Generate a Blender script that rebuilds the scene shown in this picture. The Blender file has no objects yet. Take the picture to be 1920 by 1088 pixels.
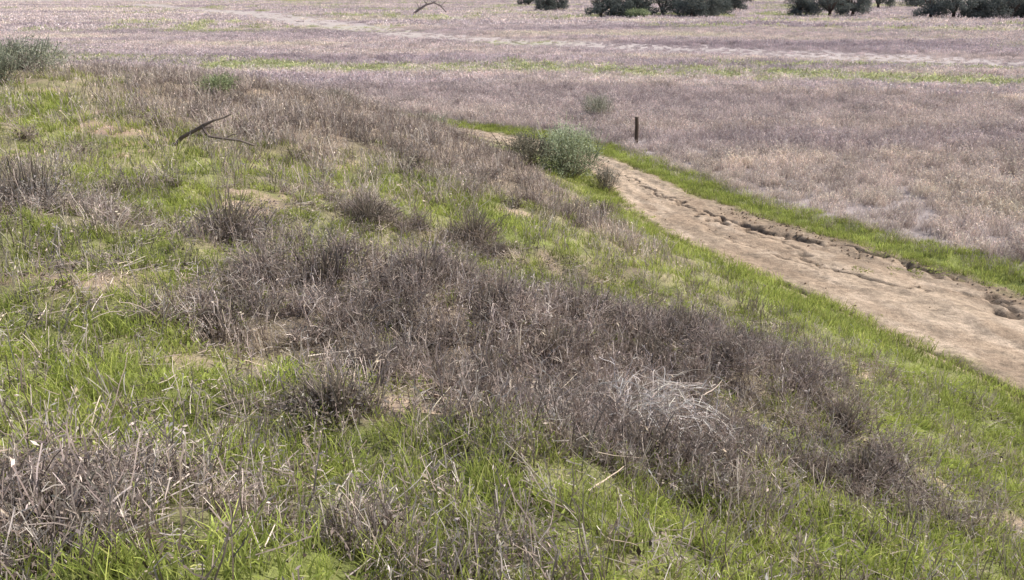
import bpy, math, numpy as np
from mathutils import Vector
rng=np.random.default_rng(7)
R=lambda a,b:float(rng.uniform(a,b))
# ------------------------------------------------------------ noise
def vnoise(x,y,s=1.0,seed=0):
    x=np.asarray(x,float)/s; y=np.asarray(y,float)/s
    xi=np.floor(x).astype(np.int64); yi=np.floor(y).astype(np.int64)
    fx=x-xi; fy=y-yi; fx=fx*fx*(3-2*fx); fy=fy*fy*(3-2*fy)
    def h(a,b):
        n=(a*374761393+b*668265263+seed*1442695041)&0x7fffffff
        n=((n^(n>>13))*1274126177)&0x7fffffff
        return ((n^(n>>16))&0xffff)/65535.0
    return (h(xi,yi)*(1-fx)+h(xi+1,yi)*fx)*(1-fy)+(h(xi,yi+1)*(1-fx)+h(xi+1,yi+1)*fx)*fy
def fbm(x,y,s,seed=0,o=3):
    t=0;a=1;n=0
    for i in range(o):
        t=t+a*vnoise(x,y,s/2**i,seed+i*17);n+=a;a*=.5
    return t/n
def sstep(a,b,x):
    t=np.clip((x-a)/(b-a),0,1);return t*t*(3-2*t)
def blob(x,y,cx,cy,rx,ry,ang=0):
    c,s=math.cos(ang),math.sin(ang);dx=x-cx;dy=y-cy
    return np.exp(-((dx*c+dy*s)/rx)**2-((-dx*s+dy*c)/ry)**2)
def polyd(x,y,P,closed=False,extra=None):
    x=np.asarray(x,float);y=np.asarray(y,float)
    d=np.full(x.shape,1e9);ex=np.zeros(x.shape)
    n=len(P)
    for i in range(n if closed else n-1):
        ax,ay=P[i][:2];bx,by=P[(i+1)%n][:2]
        t=np.clip(((x-ax)*(bx-ax)+(y-ay)*(by-ay))/((bx-ax)**2+(by-ay)**2),0,1)
        dd=np.hypot(x-ax-t*(bx-ax),y-ay-t*(by-ay))
        m=dd<d
        d=np.where(m,dd,d)
        if extra is not None: ex=np.where(m,extra[i]*(1-t)+extra[(i+1)%n]*t,ex)
    return (d,ex) if extra is not None else d
# ------------------------------------------------------------ terrain
FOOT=[(12,2),(8.2,13.5),(6.2,19.3),(4.0,24.5),(3.1,30.5),(1.9,34.0),(-1.6,37.6),(-6,41.4),(-12,43.8),(-22,45),(-40,40),(-70,20),(-90,-40),(0,-90),(40,-60),(20,-15)]
def sdist(x,y):
    x=np.asarray(x,float);y=np.asarray(y,float)
    d=polyd(x,y,FOOT,True);ins=np.zeros(x.shape,bool);n=len(FOOT)
    for i in range(n):
        ax,ay=FOOT[i];bx,by=FOOT[(i+1)%n]
        ins^=((ay>y)!=(by>y))&(x<(bx-ax)*(y-ay)/(by-ay+1e-12)+ax)
    return np.where(ins,d,-d)
PC=np.array([(30,-40,2.1),(20,-14,2.1),(15,2,2.1),(12.6,8,2.1),(10.9,13.5,2.15),(8.85,19.3,2.25),(6.1,24.5,1.95),(4.8,28.5,1.4),(4.1,31.8,1.1),(3.0,35.2,1.0),(0.5,39.3,1.0),(-3.5,43.0,.9),(-9,46,.8),(-20,47.2,.8),(-40,46,.8),(-70,38,.8)],float)
def catmull(P,step):
    out=[]
    n=len(P)
    for i in range(n-1):
        p0=P[max(i-1,0)];p1=P[i];p2=P[i+1];p3=P[min(i+2,n-1)]
        k=max(2,int(np.hypot(*(p2-p1)[:2])/step))
        for j in range(k):
            t=j/k
            out.append(.5*((2*p1)+(-p0+p2)*t+(2*p0-5*p1+4*p2-p3)*t*t+(-p0+3*p1-3*p2+p3)*t**3))
    out.append(P[-1]);return np.array(out)
PCs=catmull(PC,2.0)
def pathd(x,y):
    d,hw=polyd(x,y,PCs[:,:2],False,PCs[:,2]);return d-hw
def H0(x,y):
    d=sdist(x,y);dp=np.maximum(d,0)
    z=5.6*(1-np.exp(-dp/11))*(dp/(dp+.6))
    z=z+1.2*np.exp(-((x+1)**2+(y+1)**2)/36)
    k=np.clip(dp/4,0,1)
    z=z+k*(0.5*(vnoise(x,y,4,1)-.5)+.28*(vnoise(x,y,1.3,2)-.5))
    z=z+.45*np.exp(-((x-.2)/3.4)**2-((y-9.3)/1.4)**2)-.5*np.exp(-((x+2)/4)**2-((y-12.6-.25*x)/1.2)**2)
    z=z-.35*blob(x,y,-1,31.5,2.5,4)-.25*blob(x,y,-1.5,4.9,.7,.35)
    far=sstep(60,200,np.hypot(x,y))
    z=z+sstep(2,12,-d)*(.25*(fbm(x,y,14,5)-.5))+far*1.0*(fbm(x,y,60,8)-.5)
    r=np.hypot(x,y-20)
    z=z+sstep(700,2200,r)*(60+170*fbm(x,y,700,11))
    return z
def H(x,y):
    z=H0(x,y)
    nr=1-sstep(20,60,np.hypot(x,y))
    off=sstep(-.1,.6,pathd(x,y))
    z=z+nr*off*(.16*(vnoise(x,y,.5,31)-.5)+.05*(vnoise(x,y,.2,32)-.5))
    return z
# ------------------------------------------------------------ zones (world metres)
def z_brush(x,y):
    m0=blob(x,y,.5,8.8,2.7,1.4)*1.2+blob(x,y,.9,6.6,1.3,1.2)+.9*blob(x,y,2.6,10.2,1.5,1.5)+.9*blob(x,y,-1.5,8.0,.8,.8)+.6*blob(x,y,-.5,6.9,1.1,.6)
    m=1.1*blob(x,y,-2.0,3.2,1.0,.7)+.8*blob(x,y,-3.4,9.9,.8,.45)+.9*blob(x,y,-1.2,14.6,1.4,.5)+1.0*blob(x,y,-6.6,10.8,1.4,1.6)
    m=m+.8*blob(x,y,-1.1,5.5,.7,.35)+.7*blob(x,y,-2.6,13.7,.9,.4)+.5*blob(x,y,2,20,1,1.5)+.5*blob(x,y,-.2,3.4,.7,.4)+.5*blob(x,y,3,6.5,.8,.6)+.5*blob(x,y,-2.8,7.2,.8,.4)+.4*blob(x,y,1.2,4.3,.8,.5)+.5*blob(x,y,.2,5.2,.7,.6)
    m=m+.9*sstep(16,23,y)*sstep(8,2,np.abs(sdist(x,y)-8)+0*x)
    f=fbm(x,y,1.1,41)
    return np.clip(m0*(.45+1.05*f)+m*(.15+1.5*f)+.35*sstep(.54,.72,fbm(x,y,.9,43))*sstep(1.5,3,sdist(x,y)),0,1)
def z_bare(x,y):
    n=fbm(x,y,.9,51)
    m=blob(x,y,-4.3,13.4,.9,2.6,-.5)+blob(x,y,-2.8,10.6,.5,1.6,-.9)+1.3*blob(x,y,-.5,5.9,.5,.35)+.8*blob(x,y,-3.6,7.6,1.0,.4)
    m=m+.7*blob(x,y,-8.6,18.5,2.0,1.4)+.6*blob(x,y,-2.4,5.7,.9,.35)+.6*blob(x,y,-1.8,9.4,.7,.35)+.5*blob(x,y,-6.5,15,1.4,1)+.8*blob(x,y,-1.5,3.8,.5,.25)+.5*blob(x,y,-3,16.5,1.2,.5)+.5*blob(x,y,.6,3.6,.4,.25)+.5*blob(x,y,-2.8,6.4,.8,.3)
    return np.clip(sstep(.35,.72,m*(.1+1.6*n))*.88*sstep(.28,.53,fbm(x,y,.35,55))+.7*sstep(.57,.75,fbm(x,y,1.2,57))*sstep(.4,.62,fbm(x,y,.3,58))*sstep(1,2.5,sdist(x,y)),0,1)
def z_green(x,y):
    d=sdist(x,y)
    m=.54+0*x
    m=m+.65*sstep(2.2,.3,np.abs(d-.7))+.95*blob(x,y,-1.6,18.5,1.6,3.4,.35)+1.0*blob(x,y,2.2,4.6,1.6,1.6)+.9*blob(x,y,-1.4,4.6,.9,.5)
    m=m+.7*blob(x,y,-.6,12,2.4,1)+.8*blob(x,y,-5.2,12.6,1.2,1)+.6*blob(x,y,-2.9,5,.9,.9)+.6*blob(x,y,-11,20,2,2.5)+.7*blob(x,y,.2,3.0,2.2,.9)
    m=m+.5*blob(x,y,4.6,7,1.6,4)
    m=m-.5*z_brush(x,y)-.3*sstep(18,24,y)
    return np.clip(m*(.2+1.55*fbm(x,y,1.1,61)),0,1)
GS=[(-22,76),(-13.6,75),(4,75),(22,69),(36,62),(60,55)]
GS2=[(-60,95),(-40,84),(-22,79)]
PS=[(-130,330),(-70,230),(-34,163),(-9.7,119),(16.8,99),(44,80),(80,62)]
def z_mgreen(x,y):
    w=2.6+3.4*fbm(x,y,9,71)
    m=.9*sstep(1.3,.4,polyd(x,y,GS)/w)*(.35+fbm(x,y,5,73))+.6*sstep(1.3,.4,polyd(x,y,GS2)/w)
    m=m+.8*sstep(.58,.75,fbm(x,y*2.2,30,75))*sstep(60,90,y)*.6
    m=m+sstep(1.1,.3,polyd(x,y,[(20,80),(36,77),(52,66)])/4.)*.65
    m=m+.9*sstep(.8,.3,polyd(x,y,[(20,196),(44,200)])/8)
    return np.clip(m,0,1)
def psd(x,y): return polyd(x,y,PS)
def z_mpale(x,y):
    fade=.35+.45*sstep(20,-10,x)
    return np.clip(fade*(.6+.6*vnoise(x,y,9,78))*sstep(1.6,.4,psd(x,y)/(2.0+1.6*vnoise(x,y,12,77)+.008*y)),0,1)
def mix(a,b,t):
    t=np.asarray(t)[...,None];return np.asarray(a)*(1-t)+np.asarray(b)*t
SOIL=(.47,.355,.265);SOILR=(.46,.32,.235);LIT=(.25,.20,.15);MOSS=(.23,.255,.085);DRYC=(.39,.33,.295);DRYF=(.47,.405,.395);GRF=(.41,.43,.25)
# ------------------------------------------------------------ node helpers
def new_mat(name):
    m=bpy.data.materials.new(name);m.use_nodes=True;nt=m.node_tree;nt.nodes.clear();return m,nt
def N(nt,t,**k):
    n=nt.nodes.new(t)
    for a,b in k.items(): setattr(n,a,b)
    return n
def plant_mat(name,transl=.35,vary=.5,meadow=False):
    m,nt=new_mat(name);L=nt.links.new
    at=N(nt,'ShaderNodeAttribute',attribute_name='Col')
    oi=N(nt,'ShaderNodeObjectInfo')
    mr=N(nt,'ShaderNodeMapRange');L(oi.outputs['Random'],mr.inputs[0]);mr.inputs[3].default_value=1-vary/2;mr.inputs[4].default_value=1+vary/2
    geo=N(nt,'ShaderNodeNewGeometry')
    no=N(nt,'ShaderNodeTexNoise');no.inputs['Scale'].default_value=.55;no.inputs['Detail'].default_value=3;L(geo.outputs['Position'],no.inputs['Vector'])
    mr2=N(nt,'ShaderNodeMapRange');L(no.outputs['Fac'],mr2.inputs[0]);mr2.inputs[1].default_value=.3;mr2.inputs[2].default_value=.7;mr2.inputs[3].default_value=.75;mr2.inputs[4].default_value=1.25
    mu=N(nt,'ShaderNodeMath',operation='MULTIPLY');L(mr.outputs[0],mu.inputs[0]);L(mr2.outputs[0],mu.inputs[1])
    vm=N(nt,'ShaderNodeVectorMath',operation='SCALE');L(at.outputs['Color'],vm.inputs[0]);L(mu.outputs[0],vm.inputs['Scale'])
    col=vm.outputs[0]
    if meadow:
        mp=N(nt,'ShaderNodeMapping');mp.inputs['Scale'].default_value=(.018,.055,0);mp.inputs['Rotation'].default_value=(0,0,.12);L(geo.outputs['Position'],mp.inputs['Vector'])
        n2=N(nt,'ShaderNodeTexNoise');n2.inputs['Scale'].default_value=1;n2.inputs['Detail'].default_value=6;n2.inputs['Roughness'].default_value=.6;L(mp.outputs[0],n2.inputs['Vector'])
        cr=N(nt,'ShaderNodeValToRGB');L(n2.outputs['Fac'],cr.inputs[0]);e=cr.color_ramp.elements
        e[0].position=.36;e[0].color=(.74,.695,.74,1);e[1].position=.65;e[1].color=(1.16,1.19,1.0,1)
        q=e.new(.46);q.color=(.95,.91,.94,1);q=e.new(.56);q.color=(1.11,1.07,1.02,1)
        v2=N(nt,'ShaderNodeVectorMath',operation='MULTIPLY');L(col,v2.inputs[0]);L(cr.outputs[0],v2.inputs[1]);col=v2.outputs[0]
    df=N(nt,'ShaderNodeBsdfDiffuse');L(col,df.inputs['Color'])
    out=N(nt,'ShaderNodeOutputMaterial')
    if transl>0:
        tr=N(nt,'ShaderNodeBsdfTranslucent');L(col,tr.inputs['Color'])
        mx=N(nt,'ShaderNodeMixShader');mx.inputs[0].default_value=transl;L(df.outputs[0],mx.inputs[1]);L(tr.outputs[0],mx.inputs[2])
        L(mx.outputs[0],out.inputs[0])
    else: L(df.outputs[0],out.inputs[0])
    return m
M_GR=plant_mat('grass_blade',.45,.5)
M_DRY=plant_mat('dry_stem',.2,.7)
M_MEAD=plant_mat('meadow_straw',.25,.3,True)
M_LEAF=plant_mat('leaf',.3,.3)
M_WOOD=plant_mat('weathered_wood',0.0,.1)
def ground_mat(name,bump_d,s1=9,s2=55,lo=.7,hi=1.27):
    m,nt=new_mat(name);L=nt.links.new
    at=N(nt,'ShaderNodeAttribute',attribute_name='Col')
    geo=N(nt,'ShaderNodeNewGeometry')
    n1=N(nt,'ShaderNodeTexNoise');n1.inputs['Scale'].default_value=s1;n1.inputs['Detail'].default_value=8;n1.inputs['Roughness'].default_value=.75;L(geo.outputs['Position'],n1.inputs['Vector'])
    n2=N(nt,'ShaderNodeTexNoise');n2.inputs['Scale'].default_value=s2;n2.inputs['Detail'].default_value=4;L(geo.outputs['Position'],n2.inputs['Vector'])
    n3=N(nt,'ShaderNodeTexNoise');n3.inputs['Scale'].default_value=.8;n3.inputs['Detail'].default_value=5;L(geo.outputs['Position'],n3.inputs['Vector'])
    def mr(n,a,b,c=.32,d=.68):
        q=N(nt,'ShaderNodeMapRange');L(n.outputs['Fac'],q.inputs[0]);q.inputs[1].default_value=c;q.inputs[2].default_value=d;q.inputs[3].default_value=a;q.inputs[4].default_value=b;return q
    a=mr(n1,lo,hi);b=mr(n2,.82,1.18);c=mr(n3,.85,1.12)
    mu=N(nt,'ShaderNodeMath',operation='MULTIPLY');L(a.outputs[0],mu.inputs[0]);L(b.outputs[0],mu.inputs[1])
    mu2=N(nt,'ShaderNodeMath',operation='MULTIPLY');L(mu.outputs[0],mu2.inputs[0]);L(c.outputs[0],mu2.inputs[1])
    vm=N(nt,'ShaderNodeVectorMath',operation='SCALE');L(at.outputs['Color'],vm.inputs[0]);L(mu2.outputs[0],vm.inputs['Scale'])
    ad=N(nt,'ShaderNodeMath',operation='ADD');L(n1.outputs['Fac'],ad.inputs[0])
    h2=N(nt,'ShaderNodeMath',operation='MULTIPLY');L(n2.outputs['Fac'],h2.inputs[0]);h2.inputs[1].default_value=.3;L(h2.outputs[0],ad.inputs[1])
    bp=N(nt,'ShaderNodeBump');bp.inputs['Distance'].default_value=bump_d;bp.inputs['Strength'].default_value=1;L(ad.outputs[0],bp.inputs['Height'])
    pr=N(nt,'ShaderNodeBsdfPrincipled');pr.inputs['Roughness'].default_value=.95;pr.inputs['Specular IOR Level'].default_value=.1
    L(vm.outputs[0],pr.inputs['Base Color']);L(bp.outputs[0],pr.inputs['Normal'])
    out=N(nt,'ShaderNodeOutputMaterial');L(pr.outputs[0],out.inputs[0]);return m
# ------------------------------------------------------------ mesh helpers
def grid_obj(name,X,Y,Z,C,mat):
    ny,nx=X.shape
    v=np.stack([X,Y,Z],-1).reshape(-1,3).astype(np.float32)
    idx=np.arange(nx*ny).reshape(ny,nx)
    f=np.stack([idx[:-1,:-1],idx[:-1,1:],idx[1:,1:],idx[1:,:-1]],-1).reshape(-1,4).astype(np.int32)
    me=bpy.data.meshes.new(name)
    me.vertices.add(len(v));me.vertices.foreach_set('co',v.ravel())
    me.loops.add(f.size);me.loops.foreach_set('vertex_index',f.ravel())
    me.polygons.add(len(f));me.polygons.foreach_set('loop_start',np.arange(0,f.size,4,dtype=np.int32));me.polygons.foreach_set('loop_total',np.full(len(f),4,np.int32))
    me.update(calc_edges=True)
    me.polygons.foreach_set('use_smooth',np.ones(len(f),bool))
    ca=me.color_attributes.new('Col','FLOAT_COLOR','POINT')
    c4=np.concatenate([C.reshape(-1,3),np.ones((len(v),1))],1).astype(np.float32)
    ca.data.foreach_set('color',c4.ravel())
    me.materials.append(mat)
    o=bpy.data.objects.new(name,me);bpy.context.scene.collection.objects.link(o);return o
class MB:
    def __init__(s): s.v=[];s.f=[];s.c=[]
    def ribbon(s,P,w0,w1,c0,c1,side=None,wmid=None):
        P=np.asarray(P,float);n=len(P);b=len(s.v)
        T=P[-1]-P[0];T/=np.linalg.norm(T)+1e-9
        if side is None:
            r=rng.normal(size=3);side=np.cross(T,r)
        side=side/(np.linalg.norm(side)+1e-9)
        for i in range(n):
            t=i/(n-1);w=(w0*(1-t)+w1*t)*.5
            if wmid is not None: w=.5*(w0*(1-t)**2+2*wmid*t*(1-t)*1.2+w1*t*t)
            c=[c0[k]*(1-t)+c1[k]*t for k in range(3)]
            s.v.append(P[i]-side*w);s.v.append(P[i]+side*w);s.c+= [c,c]
        for i in range(n-1):
            s.f.append((b+2*i,b+2*i+1,b+2*i+3,b+2*i+2))
    def tube(s,P,r0,r1,c0,c1,k=5):
        P=np.asarray(P,float);n=len(P);b=len(s.v)
        for i in range(n):
            T=P[min(i+1,n-1)]-P[max(i-1,0)];T=T/(np.linalg.norm(T)+1e-9)
            a=np.cross(T,[.13,.31,.94]);a/=np.linalg.norm(a)+1e-9;q=np.cross(T,a)
            t=i/(n-1);r=r0*(1-t)+r1*t;c=[c0[j]*(1-t)+c1[j]*t for j in range(3)]
            for j in range(k):
                th=2*math.pi*j/k;s.v.append(P[i]+r*(a*math.cos(th)+q*math.sin(th)));s.c.append(c)
        for i in range(n-1):
            for j in range(k):
                s.f.append((b+i*k+j,b+i*k+(j+1)%k,b+(i+1)*k+(j+1)%k,b+(i+1)*k+j))
        s.f.append(tuple(b+(n-1)*k+j for j in range(k)))
    def leaf(s,p,L,w,c):
        d=rng.normal(size=3);d/=np.linalg.norm(d);e=np.cross(d,rng.normal(size=3));e/=np.linalg.norm(e)+1e-9
        b=len(s.v);s.v+=[p-d*L*.5,p+e*w*.5,p+d*L*.5,p-e*w*.5];s.c+=[c]*4;s.f.append((b,b+1,b+2,b+3))
    def mesh(s,name,mat):
        me=bpy.data.meshes.new(name);me.from_pydata([tuple(map(float,q)) for q in s.v],[],s.f)
        ca=me.color_attributes.new('Col','FLOAT_COLOR','POINT')
        c4=np.concatenate([np.array(s.c,float),np.ones((len(s.v),1))],1).astype(np.float32);ca.data.foreach_set('color',c4.ravel())
        me.materials.append(mat);return me
def obj(name,me,loc=(0,0,0),rz=0,sc=1):
    o=bpy.data.objects.new(name,me);o.location=loc;o.rotation_euler=(0,0,rz);o.scale=(sc,sc,sc) if not hasattr(sc,'__len__') else sc
    bpy.context.scene.collection.objects.link(o);return o
def arc(base,az,lean,L,curve,n=4,wob=0):
    P=[np.array(base,float)];th=lean
    for i in range(n):
        d=np.array([math.sin(th)*math.cos(az),math.sin(th)*math.sin(az),math.cos(th)])
        if wob: d=d+rng.normal(size=3)*wob
        P.append(P[-1]+d*L/n);th+=curve/n
    return P
def jit(c,a=.15):
    k=1+R(-a,a);return (c[0]*k*(1+R(-.06,.06)),c[1]*k,c[2]*k*(1+R(-.06,.06)))
# ------------------------------------------------------------ tuft variants
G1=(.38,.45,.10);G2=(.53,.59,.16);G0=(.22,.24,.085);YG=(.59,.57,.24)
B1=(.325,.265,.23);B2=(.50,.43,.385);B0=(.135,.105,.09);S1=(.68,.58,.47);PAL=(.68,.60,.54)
def t_green(h0,h1,n,rad,w):
    m=MB()
    for i in range(n):
        r=rad*math.sqrt(R(0,1));a=R(0,6.28)
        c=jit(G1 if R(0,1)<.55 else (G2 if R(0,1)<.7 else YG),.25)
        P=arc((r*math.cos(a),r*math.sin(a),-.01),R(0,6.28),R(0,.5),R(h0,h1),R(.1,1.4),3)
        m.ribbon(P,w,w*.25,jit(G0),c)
    return m
def stalk(m,base,L,az,lean,c0,c1,w=.0035,twigs=5,wob=.08):
    P=arc(base,az,lean,L,R(-.2,.5),5,wob);m.ribbon(P,w,w*.6,c0,c1)
    for k in range(twigs):
        i=int(R(1.5,5.4));i=min(i,len(P)-1);q=P[i]
        Q=arc(q,R(0,6.28),R(.2,1.1),L*R(.12,.35),R(-.6,.3),2)
        m.ribbon(Q,w*.7,w*.5,c1,c1)
        if R(0,1)<.75: m.leaf(Q[-1],R(.015,.04),R(.008,.014),jit(tuple(q_*.8 for q_ in c1),.3))
def t_stalk(n,rad,h0,h1,dark=0):
    m=MB()
    for i in range(n):
        r=rad*math.sqrt(R(0,1));a=R(0,6.28)
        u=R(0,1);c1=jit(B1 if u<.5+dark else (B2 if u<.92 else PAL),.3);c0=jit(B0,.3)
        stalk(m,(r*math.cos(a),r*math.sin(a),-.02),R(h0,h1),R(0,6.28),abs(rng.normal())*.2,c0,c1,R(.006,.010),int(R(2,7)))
    return m
def t_brush():
    m=MB()
    for i in range(38):
        a=R(0,6.28);c1=jit(B1 if R(0,1)<.6 else (B2 if R(0,1)<.85 else (.58,.51,.47)),.3)
        P=arc((R(-.12,.12),R(-.12,.12),-.02),a,R(.1,1.1),R(.25,.6),R(.2,1.5),5,.12)
        m.ribbon(P,.009,.005,jit(B0),c1)
        for k in range(5):
            q=P[int(R(1,5.9))];Q=arc(q,R(0,6.28),R(.2,1.6),R(.05,.16),R(-.5,1),2,.1);m.ribbon(Q,.005,.0035,c1,jit(c1,.2))
            if R(0,1)<.3: m.leaf(Q[-1],R(.02,.04),R(.008,.016),jit(B1,.4))
    for i in range(50):
        a=R(0,6.28);r=R(0,.25);m.leaf(np.array((r*math.cos(a),r*math.sin(a),R(.0,.18))),R(.03,.08),R(.012,.03),jit(B0,.3))
    return m
def t_forb():
    m=MB()
    for i in range(24):
        a=R(0,6.28);r=.13*math.sqrt(R(0,1))
        P=arc((r*math.cos(a),r*math.sin(a),0),a+R(-.5,.5),R(.5,1.3),R(.03,.085),R(0,.8),3)
        m.ribbon(P,.004,.003,jit(G0),jit(G2 if R(0,1)<.5 else G1,.25),None,R(.016,.028))
    return m
def t_litter():
    m=MB()
    for i in range(28):
        a=R(0,6.28);r=.22*math.sqrt(R(0,1));az=R(0,6.28);L=R(.04,.26)
        p=np.array((r*math.cos(a),r*math.sin(a),R(.005,.06)));d=np.array((math.cos(az),math.sin(az),R(-.12,.22)))*L
        c=jit(S1 if R(0,1)<.12 else (B2 if R(0,1)<.6 else B1),.3)
        m.ribbon([p-d/2,p+rng.normal(size=3)*.006,p+d/2],.006,.004,c,c)
    for i in range(26):
        a=R(0,6.28);r=.2*math.sqrt(R(0,1));m.leaf(np.array((r*math.cos(a),r*math.sin(a),R(.005,.04))),R(.02,.06),R(.012,.03),jit(B0 if R(0,1)<.5 else B1,.3))
    return m
def t_dryg(n,rad,h0,h1,w,cols,lo=.6,hd=.5):
    m=MB()
    for i in range(n):
        r=rad*math.sqrt(R(0,1));a=R(0,6.28)
        c=jit(cols[int(R(0,len(cols)-.001))],.2)
        L=R(h0,h1)
        P=arc((r*math.cos(a),r*math.sin(a),-.02),R(0,6.28),R(0,.45),L,R(0,.9),3)
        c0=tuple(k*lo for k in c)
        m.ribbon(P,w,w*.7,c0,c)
        if R(0,1)<hd:
            q=P[-1]
            for k in range(2): m.leaf(q+rng.normal(size=3)*w*2,w*6,w*2.,jit(c,.2))
    return m
MC=[(.70,.62,.57),(.59,.515,.475),(.45,.385,.36),(.82,.74,.67),(.63,.555,.51)]
FC=[(.67,.60,.58),(.63,.56,.54),(.59,.52,.51),(.72,.65,.615)]  # far straw, with distance haze painted in as paler colour
GC=[(.44,.48,.23),(.52,.53,.31),(.60,.56,.40)]
def coll(name,builders,mat):
    c=bpy.data.collections.new(name)
    for i,b in enumerate(builders):
        me=b().mesh(f'{name}_{i}',mat);o=bpy.data.objects.new(f'{name}_{i}',me);c.objects.link(o)
    return c
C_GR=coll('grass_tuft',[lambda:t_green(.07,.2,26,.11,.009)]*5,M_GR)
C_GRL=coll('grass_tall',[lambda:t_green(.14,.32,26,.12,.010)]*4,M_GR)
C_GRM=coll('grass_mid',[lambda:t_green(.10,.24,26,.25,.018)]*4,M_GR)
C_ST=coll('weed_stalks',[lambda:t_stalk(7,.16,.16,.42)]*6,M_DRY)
C_BR=coll('brush_clump',[t_brush]*5,M_DRY)
C_FO=coll('forb',[t_forb]*4,M_GR)
C_LI=coll('litter',[t_litter]*5,M_DRY)
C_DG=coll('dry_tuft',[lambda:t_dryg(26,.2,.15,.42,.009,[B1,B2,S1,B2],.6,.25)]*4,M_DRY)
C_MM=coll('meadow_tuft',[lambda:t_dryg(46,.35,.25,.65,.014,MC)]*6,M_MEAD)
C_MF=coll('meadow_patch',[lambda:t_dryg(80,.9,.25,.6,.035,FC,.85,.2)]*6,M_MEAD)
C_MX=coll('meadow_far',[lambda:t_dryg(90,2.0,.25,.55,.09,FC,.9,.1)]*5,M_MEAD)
C_MG=coll('meadow_green',[lambda:t_dryg(80,.9,.12,.3,.04,GC,.8,.2)]*4,M_GR)
# ------------------------------------------------------------ scatter
def scatter(name,cl,xs,ys,smin,smax,tilt=.12,smul=None,zf=None):
    n=len(xs)
    if n==0: return
    zs=H(xs,ys) if zf is None else zf(xs,ys);me=bpy.data.meshes.new(name);me.vertices.add(n)
    me.vertices.foreach_set('co',np.stack([xs,ys,zs],1).astype(np.float32).ravel())
    a=me.attributes.new('rot','FLOAT_VECTOR','POINT')
    rot=np.stack([rng.normal(0,tilt,n),rng.normal(0,tilt,n),rng.uniform(0,6.28,n)],1).astype(np.float32);a.data.foreach_set('vector',rot.ravel())
    s=rng.uniform(smin,smax,n)
    if smul is not None: s=s*smul
    b=me.attributes.new('scl','FLOAT','POINT');b.data.foreach_set('value',s.astype(np.float32))
    k=me.attributes.new('idx','INT','POINT');k.data.foreach_set('value',rng.integers(0,len(cl.objects),n).astype(np.int32))
    o=obj(name,me)
    ng=bpy.data.node_groups.new(name,'GeometryNodeTree')
    ng.interface.new_socket('Geometry',in_out='INPUT',socket_type='NodeSocketGeometry');ng.interface.new_socket('Geometry',in_out='OUTPUT',socket_type='NodeSocketGeometry')
    gi=ng.nodes.new('NodeGroupInput');go=ng.nodes.new('NodeGroupOutput');ip=ng.nodes.new('GeometryNodeInstanceOnPoints')
    ci=ng.nodes.new('GeometryNodeCollectionInfo');ci.inputs['Collection'].default_value=cl;ci.inputs['Separate Children'].default_value=True;ci.inputs['Reset Children'].default_value=True
    def at(nm,ty):
        q=ng.nodes.new('GeometryNodeInputNamedAttribute');q.data_type=ty;q.inputs['Name'].default_value=nm;return q.outputs['Attribute']
    e=ng.nodes.new('FunctionNodeEulerToRotation');L=ng.links.new
    L(at('rot','FLOAT_VECTOR'),e.inputs[0]);L(gi.outputs[0],ip.inputs['Points']);L(ci.outputs[0],ip.inputs['Instance']);ip.inputs['Pick Instance'].default_value=True
    L(at('idx','INT'),ip.inputs['Instance Index']);L(e.outputs[0],ip.inputs['Rotation']);L(at('scl','FLOAT'),ip.inputs['Scale']);L(ip.outputs[0],go.inputs[0])
    md=o.modifiers.new('scatter','NODES');md.node_group=ng
    return o
def ring(r0,r1,dens,half=.66):
    n=int(dens*half*(r1*r1-r0*r0));r=np.sqrt(rng.uniform(r0*r0,r1*r1,n));a=rng.uniform(-half,half,n)
    return r*np.sin(a),r*np.cos(a)
U=lambda n:rng.uniform(0,1,n)
# near hill
x,y=ring(1.2,15,112);d=sdist(x,y);pd=pathd(x,y)
g=z_green(x,y);b=z_brush(x,y);ba=z_bare(x,y);u=U(len(x));ok=pd>.02
s1=ok&(u<.60*g*(1-.94*ba))
scatter('grass',C_GR,x[s1],y[s1],.5,1.2,.15)
lu=U(len(x));s2=ok&~s1&(lu<.15*sstep(.4,.8,g)*(1-ba)*sstep(7,3,np.hypot(x,y)))
scatter('tall_grass',C_GRL,x[s2],y[s2],.6,1.1,.15)
lu=U(len(x));s3=ok&(lu<(.03+.05*sstep(6.5,4.5,y)+.27*b)*(1-.9*ba))&(d>1.3)
scatter('dry_weeds',C_ST,x[s3],y[s3],.5,1.15,.15)
lu=U(len(x));s4=ok&(lu<.14*sstep(.3,.65,b)*(1-ba))&(d>1.5)
scatter('dead_brush',C_BR,x[s4],y[s4],.4,.95,.35)
lu=U(len(x));s5=ok&(lu<.13*(1-.85*ba)*(1-.6*b))
scatter('broadleaf_weeds',C_FO,x[s5],y[s5],.5,1.3,.15)
lu=U(len(x));s6=ok&(lu<(.05+.12*b+.03*ba))&(d>1.)
scatter('plant_litter',C_LI,x[s6],y[s6],.6,1.2,.08)
lu=U(len(x));s7=ok&(lu<(.02+.03*b)*(1-.95*ba))&(d>1.2)
scatter('dry_grass',C_DG,x[s7],y[s7],.5,.95,.25)
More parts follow.
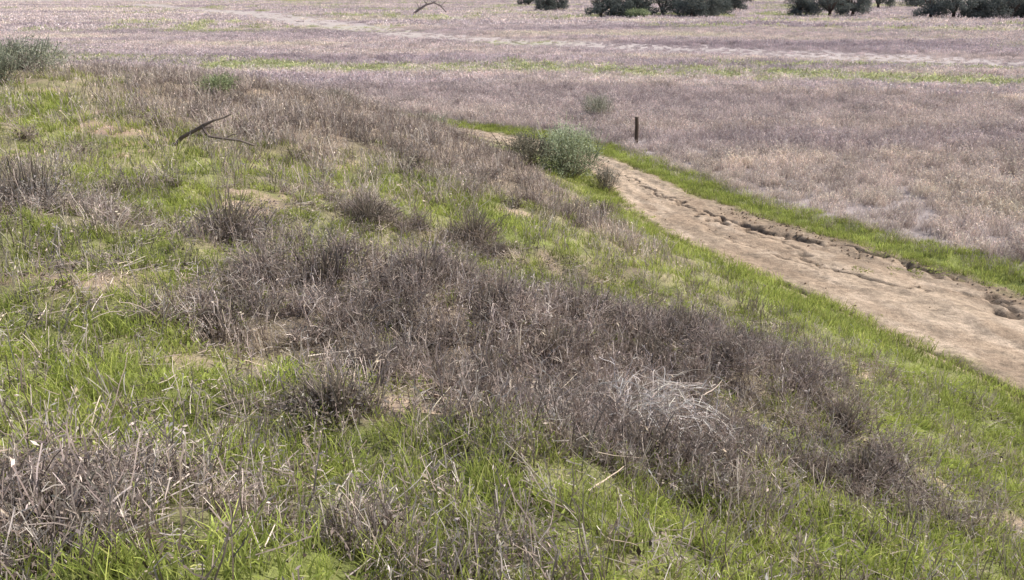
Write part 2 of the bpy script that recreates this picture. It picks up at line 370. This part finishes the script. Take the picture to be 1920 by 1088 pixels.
# mid hill
x,y=ring(15,52,22);d=sdist(x,y);g=z_green(x,y);b=z_brush(x,y);ba=z_bare(x,y);pd=pathd(x,y)
hl=(d>0)&(pd>.02);up=np.clip(.35+.65*sstep(.8,4,d),0,1)*np.where((y>27)&(d<3.5),.6,1)
u=U(len(x));s=hl&(u<.85*g*(1-.85*ba));scatter('hillside_grass',C_GRM,x[s],y[s],.5,1.15,.12,np.where(y[s]>32,.6,1))
u=U(len(x));s=hl&(u<(.055+.30*b)*(1-.8*ba))&(d>1.);scatter('hillside_dry_grass',C_DG,x[s],y[s],.7,1.5,.2,up[s])
u=U(len(x));s=hl&(u<(.05+.20*b)*(1-.8*ba))&(d>1.);scatter('hillside_dry_weeds',C_ST,x[s],y[s],.8,1.5,.2,up[s])
u=U(len(x));s=hl&(u<.08*b)&(d>2.);scatter('hillside_dead_brush',C_BR,x[s],y[s],.6,1.3,.3,up[s])
# meadow near
x,y=ring(10,62,8.5);d=sdist(x,y);pd=pathd(x,y)
me_=(d<=0)&(pd>.05);vw=1.2+1.0*fbm(x,y,3,81)
s=me_&(pd>vw*.75)&~((y>33)&(d>-1.8)&(x<3))
u=U(len(x));mg=z_mgreen(x,y);s&=(u<1-.8*mg)&(np.hypot(x-5.5,y-39.0)>.6)
hv=.55+.75*fbm(x,y,3.2,83)
scatter('dry_meadow_grass',C_MM,x[s],y[s],.55,1.15,.12,hv[s]*np.clip(.5+.5*(pd[s]-vw[s]*.7)/1.5,.5,1))
x,y=ring(10,52,32);d=sdist(x,y);pd=pathd(x,y);vw=1.2+1.0*fbm(x,y,3,81);u=U(len(x))
near_side=(y>33)&(d>-1.8)&(x<3)
s=(d<=0)&(pd>-.1)&(pd<vw*1.1)&(u<.65+.8*fbm(x,y,.9,85))&~near_side;scatter('verge_grass',C_GRM,x[s],y[s],.4,1.05)
u=U(len(x));s=(d<=0)&(pd>vw*.3)&(pd<vw*1.2)&(u<.12)&~near_side;scatter('verge_dry_grass',C_DG,x[s],y[s],.5,1.0)
x,y=ring(10,30,30);pd=pathd(x,y);u=U(len(x))
s=(pd<0)&(u<.8*blob(x,y,9.8,20.5,.9,.35)+.6*sstep(-.55,-.0,pd)*sstep(.4,.6,fbm(x,y,.5,87)))
scatter('path_grass',C_FO,x[s],y[s],.5,1.2,.1,None,lambda a,b:H0(a,b)+.02)
# meadow far; grass beside the worn track is short
def grazed(x,y): return .4+.6*sstep(3,10,psd(x,y))
x,y=ring(60,150,1.7,.62);mg=z_mgreen(x,y);mp=z_mpale(x,y);u=U(len(x));v=U(len(x))
s=(u>mg)&(v>mp*.97);hv=(.6+.6*fbm(x,y,9,89))*grazed(x,y);scatter('meadow_grass',C_MF,x[s],y[s],.5,1.1,.04,hv[s])
s=(u<=mg)&(v>mp*.97);scatter('meadow_green_grass',C_MG,x[s],y[s],.7,1.2,.04,grazed(x,y)[s])
x,y=ring(150,420,.2,.6);mg=z_mgreen(x,y);mp=z_mpale(x,y);u=U(len(x));v=U(len(x))
s=(u>mg)&(v>mp);scatter('distant_meadow_grass',C_MX,x[s],y[s],.5,1.0,.02,grazed(x,y)[s])
s=(u<=mg)&(v>mp);scatter('distant_green_grass',C_MG,x[s],y[s],1.5,2.2,.02,grazed(x,y)[s])
# ------------------------------------------------------------ ground sheet
def axis(c,lo,hi,s0,k,flat):
    a=[0.]
    while c+a[-1]<hi: a.append(a[-1]+s0+k*max(0,a[-1]-flat))
    b=[0.]
    while c-b[-1]>lo: b.append(b[-1]+s0+k*max(0,b[-1]-flat)*1.6)
    return c+np.array([-q for q in b[:0:-1]]+a)
xs=axis(1,-3000,3000,.1,.02,9);ys=axis(7,-3000,3000,.09,.017,9)
X,Y=np.meshgrid(xs,ys)
D=sdist(X,Y);PD=pathd(X,Y);Z=H(X,Y)-.16*sstep(.05,-.35,PD)
g=z_green(X,Y);b=z_brush(X,Y);ba=z_bare(X,Y);n=fbm(X,Y,.7,91)
C=mix(LIT,MOSS,np.clip(g*1.3-.05+.7*(n-.5),0,1));C=mix(C,SOIL,np.clip(.25*sstep(.52,.62,n)+ba,0,1))
C=mix(C,SOILR,np.clip(blob(X,Y,-8,17.5,4,3)*ba,0,1))
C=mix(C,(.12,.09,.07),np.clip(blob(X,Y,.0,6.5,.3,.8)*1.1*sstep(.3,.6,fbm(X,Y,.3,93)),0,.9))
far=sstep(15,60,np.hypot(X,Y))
mead=mix(DRYC,DRYF,far);mead=mix(mead,np.array(DRYF)*.85,np.clip(sstep(.45,.7,fbm(X,Y*3,24,95)),0,1)*.7)  # ground pales with distance: haze put into its colour
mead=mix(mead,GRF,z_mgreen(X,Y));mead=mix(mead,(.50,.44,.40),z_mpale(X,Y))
vw=1.2+1.0*fbm(X,Y,3,81)
mead=mix(mead,MOSS,sstep(vw*1.1,vw*.7,PD))
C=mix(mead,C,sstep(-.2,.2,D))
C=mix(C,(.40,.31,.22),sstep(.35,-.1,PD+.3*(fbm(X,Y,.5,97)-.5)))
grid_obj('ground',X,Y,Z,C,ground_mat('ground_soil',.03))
# ------------------------------------------------------------ dirt path
cs=catmull(PC[1:-1],.065);T=np.gradient(cs[:,:2],axis=0);T/=np.linalg.norm(T,axis=1)[:,None];NRM=np.stack([-T[:,1],T[:,0]],1)
tt=np.linspace(-1.35,1.35,110)
X=cs[:,0][:,None]+NRM[:,0][:,None]*(tt*cs[:,2][:,None]);Y=cs[:,1][:,None]+NRM[:,1][:,None]*(tt*cs[:,2][:,None])
SL=np.concatenate([[0],np.cumsum(np.hypot(*np.diff(cs[:,:2],axis=0).T))])[:,None]+0*X;TL=tt[None]*cs[:,2][:,None]
PD=np.abs(TL)-cs[:,2][:,None]
en=.8*(fbm(X,Y,1.6,101)-.5)+.5*(fbm(X,Y,.35,103)-.5)
e=PD+en
ZP=H0(X,Y)+.03-.22*sstep(-.12,.22,e)+.10*(fbm(SL,TL*3,2.2,105)-.5)+.05*(fbm(X,Y,.3,107)-.5)
for off,wd,dp in [(-.45,.16,.035),(.15,.14,.03),(.6,.12,.03)]:
    ZP-=dp*np.exp(-((tt[None]-off-.12*(vnoise(SL,0*SL,4,109)-.5))/wd)**2)
def rut(P,w,dep,amp,seed):
    wx=X+amp*(vnoise(X,Y,.8,seed)-.5)+amp*.8*(vnoise(X,Y,.22,seed+1)-.5);wy=Y+amp*(vnoise(X,Y,.8,seed+2)-.5)+amp*.8*(vnoise(X,Y,.22,seed+3)-.5)
    d,ww=polyd(wx,wy,P,False,w);ww=ww*(.4+1.3*vnoise(X,Y,.4,seed+5))
    return sstep(1.3,.5,d/np.maximum(ww,.001))*dep*(.35+1.2*vnoise(X,Y,.7,seed+6))
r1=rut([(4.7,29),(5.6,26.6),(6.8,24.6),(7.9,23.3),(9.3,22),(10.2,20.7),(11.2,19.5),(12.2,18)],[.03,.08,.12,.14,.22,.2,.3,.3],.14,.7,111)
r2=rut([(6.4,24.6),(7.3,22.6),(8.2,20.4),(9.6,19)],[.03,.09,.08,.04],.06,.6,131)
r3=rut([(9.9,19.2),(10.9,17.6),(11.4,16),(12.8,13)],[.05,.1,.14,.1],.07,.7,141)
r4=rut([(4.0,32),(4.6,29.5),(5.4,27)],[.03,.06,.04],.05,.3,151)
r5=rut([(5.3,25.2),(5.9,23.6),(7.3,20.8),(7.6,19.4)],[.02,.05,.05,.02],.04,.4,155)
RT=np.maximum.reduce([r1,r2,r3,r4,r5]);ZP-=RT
PCOL=mix((.49,.38,.28),(.38,.285,.205),sstep(.3,.68,fbm(SL,TL*3.5,2.6,161)))
PCOL=mix(PCOL,(.55,.435,.33),sstep(.5,.72,fbm(SL,TL*2,.9,163))*.8)
side=-tt[None]+0*X
rough=sstep(.2,.8,side+.6*(fbm(X,Y,1.2,165)-.5))*sstep(31,24,Y)
PCOL=mix(PCOL,(.27,.20,.14),rough*.65)
ZP+=rough*.12*(fbm(X,Y,.35,171)-.5)
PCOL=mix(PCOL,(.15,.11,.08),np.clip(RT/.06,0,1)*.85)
PCOL=mix(PCOL,(.26,.23,.12),sstep(-.6,.0,e)*sstep(.35,.6,fbm(X,Y,.4,173))*.8)
PCOL=mix(PCOL,LIT,sstep(.56,.7,fbm(X,Y,.25,175))*.5)
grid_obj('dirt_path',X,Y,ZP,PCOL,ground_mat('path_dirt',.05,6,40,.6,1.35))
m=MB()
def hz(x,y): return float(H(np.array([float(x)]),np.array([float(y)]))[0])
fl=np.argwhere((Y<31)&(Y>10)&(PD<-.1)&((RT>.01)|(rng.uniform(0,1,X.shape)<.02)|(rough>.6)))
for k in rng.integers(0,len(fl),650):
    i,j=fl[k];p=np.array([X[i,j]+R(-.12,.12),Y[i,j]+R(-.12,.12),ZP[i,j]+.005]);r=R(.01,.045)
    c=jit((.33,.25,.18),.35);m.tube([p+[0,0,-r*.6],p+rng.normal(size=3)*r*.2,p+[r*.2,0,r*.5],p+[0,0,r*.8]],r*1.1,r*.3,c,c,5)
obj('dirt_clods',m.mesh('dirt_clods',M_WOOD))
# ------------------------------------------------------------ shrubs
def shrub(name,x,y,w,h,leafc,darkc,nleaf=2600,seedst=60,ls=.06,rz=0,sparse=1.0):
    m=MB()
    lob=[(R(-.3,.3)*w,R(-.3,.3)*w,R(.35,.62)*h,R(.2,.34)) for _ in range(9)]
    for i in range(seedst):
        a=R(0,6.28);P=arc((R(-.08,.08)*w,R(-.08,.08)*w,-.05),a,R(.05,1.15),R(.6,1.0)*max(h,w*.5),R(-.3,.5),5,.07)
        m.ribbon(P,.02,.006,jit((.13,.10,.08)),jit((.22,.19,.15)))
    for i in range(nleaf):
        l=lob[int(R(0,8.99))];dv=rng.normal(size=3);dv/=np.linalg.norm(dv);rr=R(.3,1)**.5*(1+.25*rng.normal()*.5)
        p=np.array([l[0]+dv[0]*l[3]*w*rr,l[1]+dv[1]*l[3]*w*rr,l[2]+dv[2]*h*.42*rr])
        if p[2]<.02: p[2]=R(.02,.2)*h
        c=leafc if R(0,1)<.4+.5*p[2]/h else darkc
        m.leaf(p,ls*R(.7,1.6),ls*R(.3,.6),jit(c,.25))
    for i in range(int(70*sparse)):
        a=R(0,6.28);r=R(0,.42)*w
        P=arc((r*math.cos(a),r*math.sin(a),R(.3,.6)*h),a,R(0,.6),R(.25,.55)*h,R(-.3,.3),3,.05);m.ribbon(P,ls*.5,ls*.2,jit(darkc),jit(leafc,.2))
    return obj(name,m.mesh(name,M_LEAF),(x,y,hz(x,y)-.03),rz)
SG=(.38,.40,.31);SD=(.20,.21,.155)
shrub('sage_shrub',1.95,30.0,2.8,2.0,(.42,.46,.31),(.17,.195,.12),9500,130,.07)
shrub('dry_shrub',.5,29.6,2.0,1.25,(.27,.255,.19),(.11,.105,.075),3800,120,.06)
shrub('dry_shrub',3.2,29.6,1.0,.9,(.36,.33,.28),(.19,.165,.13),1100,110,.05)
shrub('sage_shrub',4.5,46.5,1.9,1.4,(.42,.42,.33),(.22,.22,.16),3200,60,.06)
shrub('sage_shrub',-13.6,25.2,2.2,1.0,SG,SD,3400,80,.06)
shrub('sage_shrub',-12.9,22.8,1.2,1.0,(.38,.41,.30),SD,1000,60,.06)
shrub('green_shrub',-8.6,26.4,1.2,.65,(.38,.43,.24),(.22,.25,.14),1300,30,.06)
shrub('sage_shrub',-3.5,37.5,1.6,1.1,SG,SD,1800,50,.06)
shrub('dry_shrub',-5.9,30.5,1.8,.7,(.40,.36,.3),(.24,.21,.17),1500,80,.05)
shrub('dry_shrub',-5.9,10.6,1.7,.55,(.44,.40,.37),(.2,.18,.16),1500,200,.03)
shrub('dry_shrub',-3.3,10.0,1.5,.45,(.32,.27,.25),(.14,.115,.10),2000,280,.03)
shrub('dry_shrub',-.7,14.8,1.5,.38,(.31,.25,.20),(.15,.12,.09),1700,200,.035)
shrub('dry_shrub',-2.3,13.6,1.3,.34,(.31,.26,.22),(.15,.12,.1),1300,170,.035)
shrub('dry_shrub',2.3,22.2,1.1,.45,(.36,.30,.25),(.19,.15,.12),1000,70,.035)
for (sx,sy,sw,sh) in [(-1.9,8.6,1.0,.5),(-1.0,8.9,1.0,.46),(-.2,8.6,.9,.4),(.7,9.2,1.1,.42),(1.4,8.6,1.0,.36),(2.0,9.8,1.2,.42),(-.2,7.2,.8,.3),(.95,5.6,.8,.38),(-1.2,5.4,.9,.3),(3.0,6.7,.9,.36),(3.0,10.8,1.1,.35),(-2.6,7.2,.7,.26),(-1.9,3.2,.7,.28),(-2.3,3.0,.6,.3),(.0,6.2,.4,.3),(3.4,8.2,.9,.3),(.4,7.9,.9,.34),(-6.9,11.6,1.2,.5)]:
    shrub('dead_bush',sx,sy,sw,sh,(.31,.26,.23),(.12,.092,.08),600,170,.03)
# ------------------------------------------------------------ arching dead bush
m=MB()
for i in range(190):
    c=jit((.70,.65,.605) if R(0,1)<.65 else (.42,.36,.32),.2)
    az=rng.normal(.0,.9) if R(0,1)<.75 else R(0,6.28)
    P=arc((R(-.35,.15),R(-.25,.2),-.02),az,R(0,.9),R(.45,1.0),R(1.7,3.1),9,.10)
    P=[p if p[2]>-.05 else np.array([p[0],p[1],-.05]) for p in P]
    m.ribbon(P,R(.006,.010),.004,jit(c,.1),c)
    for k in range(4):
        q=P[int(R(3,9.9))];Q=arc(q,R(0,6.28),R(.6,2.2),R(.06,.2),R(-.6,1.2),3,.12);m.ribbon(Q,.006,.004,c,jit(c,.2))
obj('tumbleweed_bush',m.mesh('tumbleweed_bush',M_DRY),(1.1,6.4,hz(1.1,6.4)+.1),0,.9)
# ------------------------------------------------------------ fallen stalks
m=MB()
fs=[(-1.65,6.6,-1.15,7.0,.16,.12),(-.62,5.0,-.42,5.5,.08,.22),(.42,4.3,.68,4.75,.10,.2),(1.75,7.4,2.0,7.7,.34,.42),(.35,6.5,.55,6.8,.2,.32)]
for i in range(110):
    xx,yy=R(-3.4,3.6),R(2.8,10.5);a=R(0,3.14);L=R(.12,.5);fs.append((xx,yy,xx+L*math.cos(a),yy+L*math.sin(a),R(.02,.2),R(.02,.25)))
for i,(xa,ya,xb,yb,za,zb) in enumerate(fs):
    A=np.array([xa,ya,hz(xa,ya)+za]);B=np.array([xb,yb,hz(xb,yb)+zb]);k=R(-.015,.015);kz=R(-.01,.012)
    c=jit((.54,.45,.36) if i<5 or R(0,1)<.3 else (.38,.32,.265),.2)
    P=[A*(1-t)+B*t+np.array([k*math.sin(t*3.14),0,kz*math.sin(t*3.14)])+rng.normal(size=3)*.003 for t in np.linspace(0,1,6)]
    m.tube(P,.007 if i<5 else R(.002,.004),.003 if i<5 else .002,c,c,4)
obj('fallen_stalks',m.mesh('fallen_stalks',M_WOOD))
# ------------------------------------------------------------ dead branch
m=MB();bc=(.12,.095,.085);bd=(.22,.18,.155)
m.tube([(-.85,0,-.1),(-.6,0,.15),(-.3,.02,.30),(-.08,0,.42)],.045,.035,bc,bc,7)
m.tube([(-.08,0,.42),(.1,.02,.50),(.3,.1,.55),(.45,.1,.62)],.03,.012,bc,bd,6)
m.tube([(-.3,.02,.30),(-.15,.1,.33),(.05,.1,.36)],.025,.012,bc,bd,5)
m.tube([(-.15,0,.38),(-.08,-.05,.26),(.0,-.08,.18),(.3,-.1,.14),(.65,-.12,.1),(.95,-.15,-.0)],.036,.025,bc,bd,6)
m.tube([(.3,-.1,.14),(.5,-.05,.22),(.7,0,.24)],.016,.008,bc,bd,5)
obj('dead_branch',m.mesh('dead_branch',M_WOOD),(-6.0,17.7,hz(-6.0,17.7)+.24),0,.95)
# ------------------------------------------------------------ wooden post
m=MB();wc=(.10,.075,.06)
m.tube([(0,0,-.3),(.01,0,.4),(.0,.01,.9),(-.02,0,1.15),(-.02,0,1.18)],.085,.08,wc,(.14,.11,.09),8)
m.tube([(-.02,0,1.17),(-.02,0,1.2)],.076,.06,(.2,.17,.14),(.2,.17,.14),8)
obj('wooden_post',m.mesh('wooden_post',M_WOOD),(5.4,38.6,hz(5.4,38.6)))
m=MB();m.tube([(0,0,-.2),(0,0,.45)],.05,.05,(.7,.7,.68),(.75,.75,.73),6);m.tube([(0,0,.44),(0,0,.5)],.06,.03,(.75,.75,.73),(.75,.75,.73),6)
obj('trail_marker',m.mesh('trail_marker',M_WOOD),(20,112,hz(20,112)+.2))
# ------------------------------------------------------------ oaks
def oak(sd,W,Hh):
    m=MB();tc=(.11,.09,.08)
    m.tube([(0,0,-.3),(.1,0,.8),(0,.1,1.6)],.42,.34,tc,tc,8)
    for i in range(9):
        a=i*.7+R(-.3,.3);P=arc((0,.05,1.3),a,R(.3,1.1),R(.45,.7)*W*.7,R(-.4,.5),5,.12);m.tube(P,.2,.05,tc,tc,6)
        for k in range(3):
            Q=arc(P[int(R(2,5.9))],R(0,6.28),R(.3,1.3),R(.8,2),R(-.3,.5),3,.1);m.tube(Q,.07,.02,tc,tc,4)
    lob=[]
    for i in range(26):
        a=R(0,6.28);r=math.sqrt(R(0,1))*W*.42;z=R(.2,.85)*Hh*(1-.45*(r/(W*.42))**2);lob.append((r*math.cos(a),r*math.sin(a),max(z,1.0),R(.8,1.7)))
    for i in range(5200):
        l=lob[int(R(0,25.99))];dv=rng.normal(size=3);dv/=np.linalg.norm(dv);rr=R(.25,1.1)**.6*l[3]
        p=np.array([l[0]+dv[0]*rr,l[1]+dv[1]*rr,l[2]+dv[2]*rr*.8])
        if p[2]<.25: continue
        m.leaf(p,R(.2,.42),R(.12,.26),jit((.12,.135,.125) if R(0,1)<.6 else (.165,.18,.165),.3))  # leaf green lifted and blued, painting in the haze
    return m.mesh('oak_tree',M_LEAF)
OK=[oak(1,9,7),oak(2,11,8),oak(3,7,5.5)]
for x_,y_,k,s in [(20,208,0,.9),(24,204,2,.9),(29,208,0,.9),(34,210,1,.9),(39.5,205,2,1),(43,208,0,.9),(47,216,2,1),(55,250,2,1),(61,255,0,.8),(68,219,2,.9),(74,216,1,.9),(80,218,0,.9),(88,252,2,.8),(93,206,0,.9),(97,204,1,.95),(101,202,2,.9),(104,203,0,.95),(111,206,1,.9),(115,209,0,.9),(119,214,2,1),(126,232,0,1),(134,225,1,1),(142,230,0,1),(9.5,258,2,.8),(13,262,0,.7),(70,290,1,1),(112,285,1,1),(130,300,0,1),(92,300,1,1),(40,320,1,1),(6,330,0,1),(150,260,1,1),(160,240,1,1.1)]:
    x_*=.92;y_*=.92
    obj('oak_tree',OK[k],(x_,y_,hz(x_,y_)-.2),R(0,6.28),s)
shrub('oak_scrub',25.0,183,5,2.0,(.28,.32,.18),(.16,.19,.12),2500,30,.3)
m=MB();tc=(.2,.17,.16)
m.tube([(-4,0,0),(-2.5,0,1.2),(-.8,0,2.2),(.8,0,2.6),(2.2,0,2.0),(3.5,0,.6)],.28,.12,tc,tc,6)
for q in [(-2.5,1.2),(-.8,2.2),(.8,2.6),(2.2,2.0)]:
    for k in range(4): m.tube(arc((q[0],0,q[1]),R(0,6.28),R(.3,1.6),R(1,2.2),R(-.5,1),4,.15),.09,.03,tc,tc,4)
obj('fallen_dead_tree',m.mesh('fallen_dead_tree',M_WOOD),(-18,205,hz(-18,205)),.2)
# ------------------------------------------------------------ light, sky, camera
SE=math.radians(42);AZ=math.radians(77)
w=bpy.data.worlds.new('World');bpy.context.scene.world=w;w.use_nodes=True;nt=w.node_tree;nt.nodes.clear()
sk=nt.nodes.new('ShaderNodeTexSky');sk.sky_type='NISHITA';sk.sun_disc=False;sk.sun_elevation=SE;sk.sun_rotation=AZ;sk.dust_density=3.0
bg=nt.nodes.new('ShaderNodeBackground');bg.inputs[1].default_value=.15;ou=nt.nodes.new('ShaderNodeOutputWorld')
nt.links.new(sk.outputs[0],bg.inputs[0]);nt.links.new(bg.outputs[0],ou.inputs[0])
s=bpy.data.lights.new('sun','SUN');s.energy=5;s.angle=math.radians(.5);s.color=(1,.96,.9)
so=obj('sun',s);dirv=Vector((math.sin(AZ)*math.cos(SE),math.cos(AZ)*math.cos(SE),math.sin(SE)));so.rotation_euler=dirv.to_track_quat('Z','Y').to_euler()
cam=bpy.data.cameras.new('camera');co=obj('camera',cam);co.location=(0,0,6.6);co.rotation_euler=(math.radians(90-19),0,0);cam.angle=math.radians(60);cam.clip_end=6000
sc=bpy.context.scene;sc.camera=co;sc.view_settings.view_transform='Standard';sc.view_settings.look='None';sc.view_settings.exposure=0
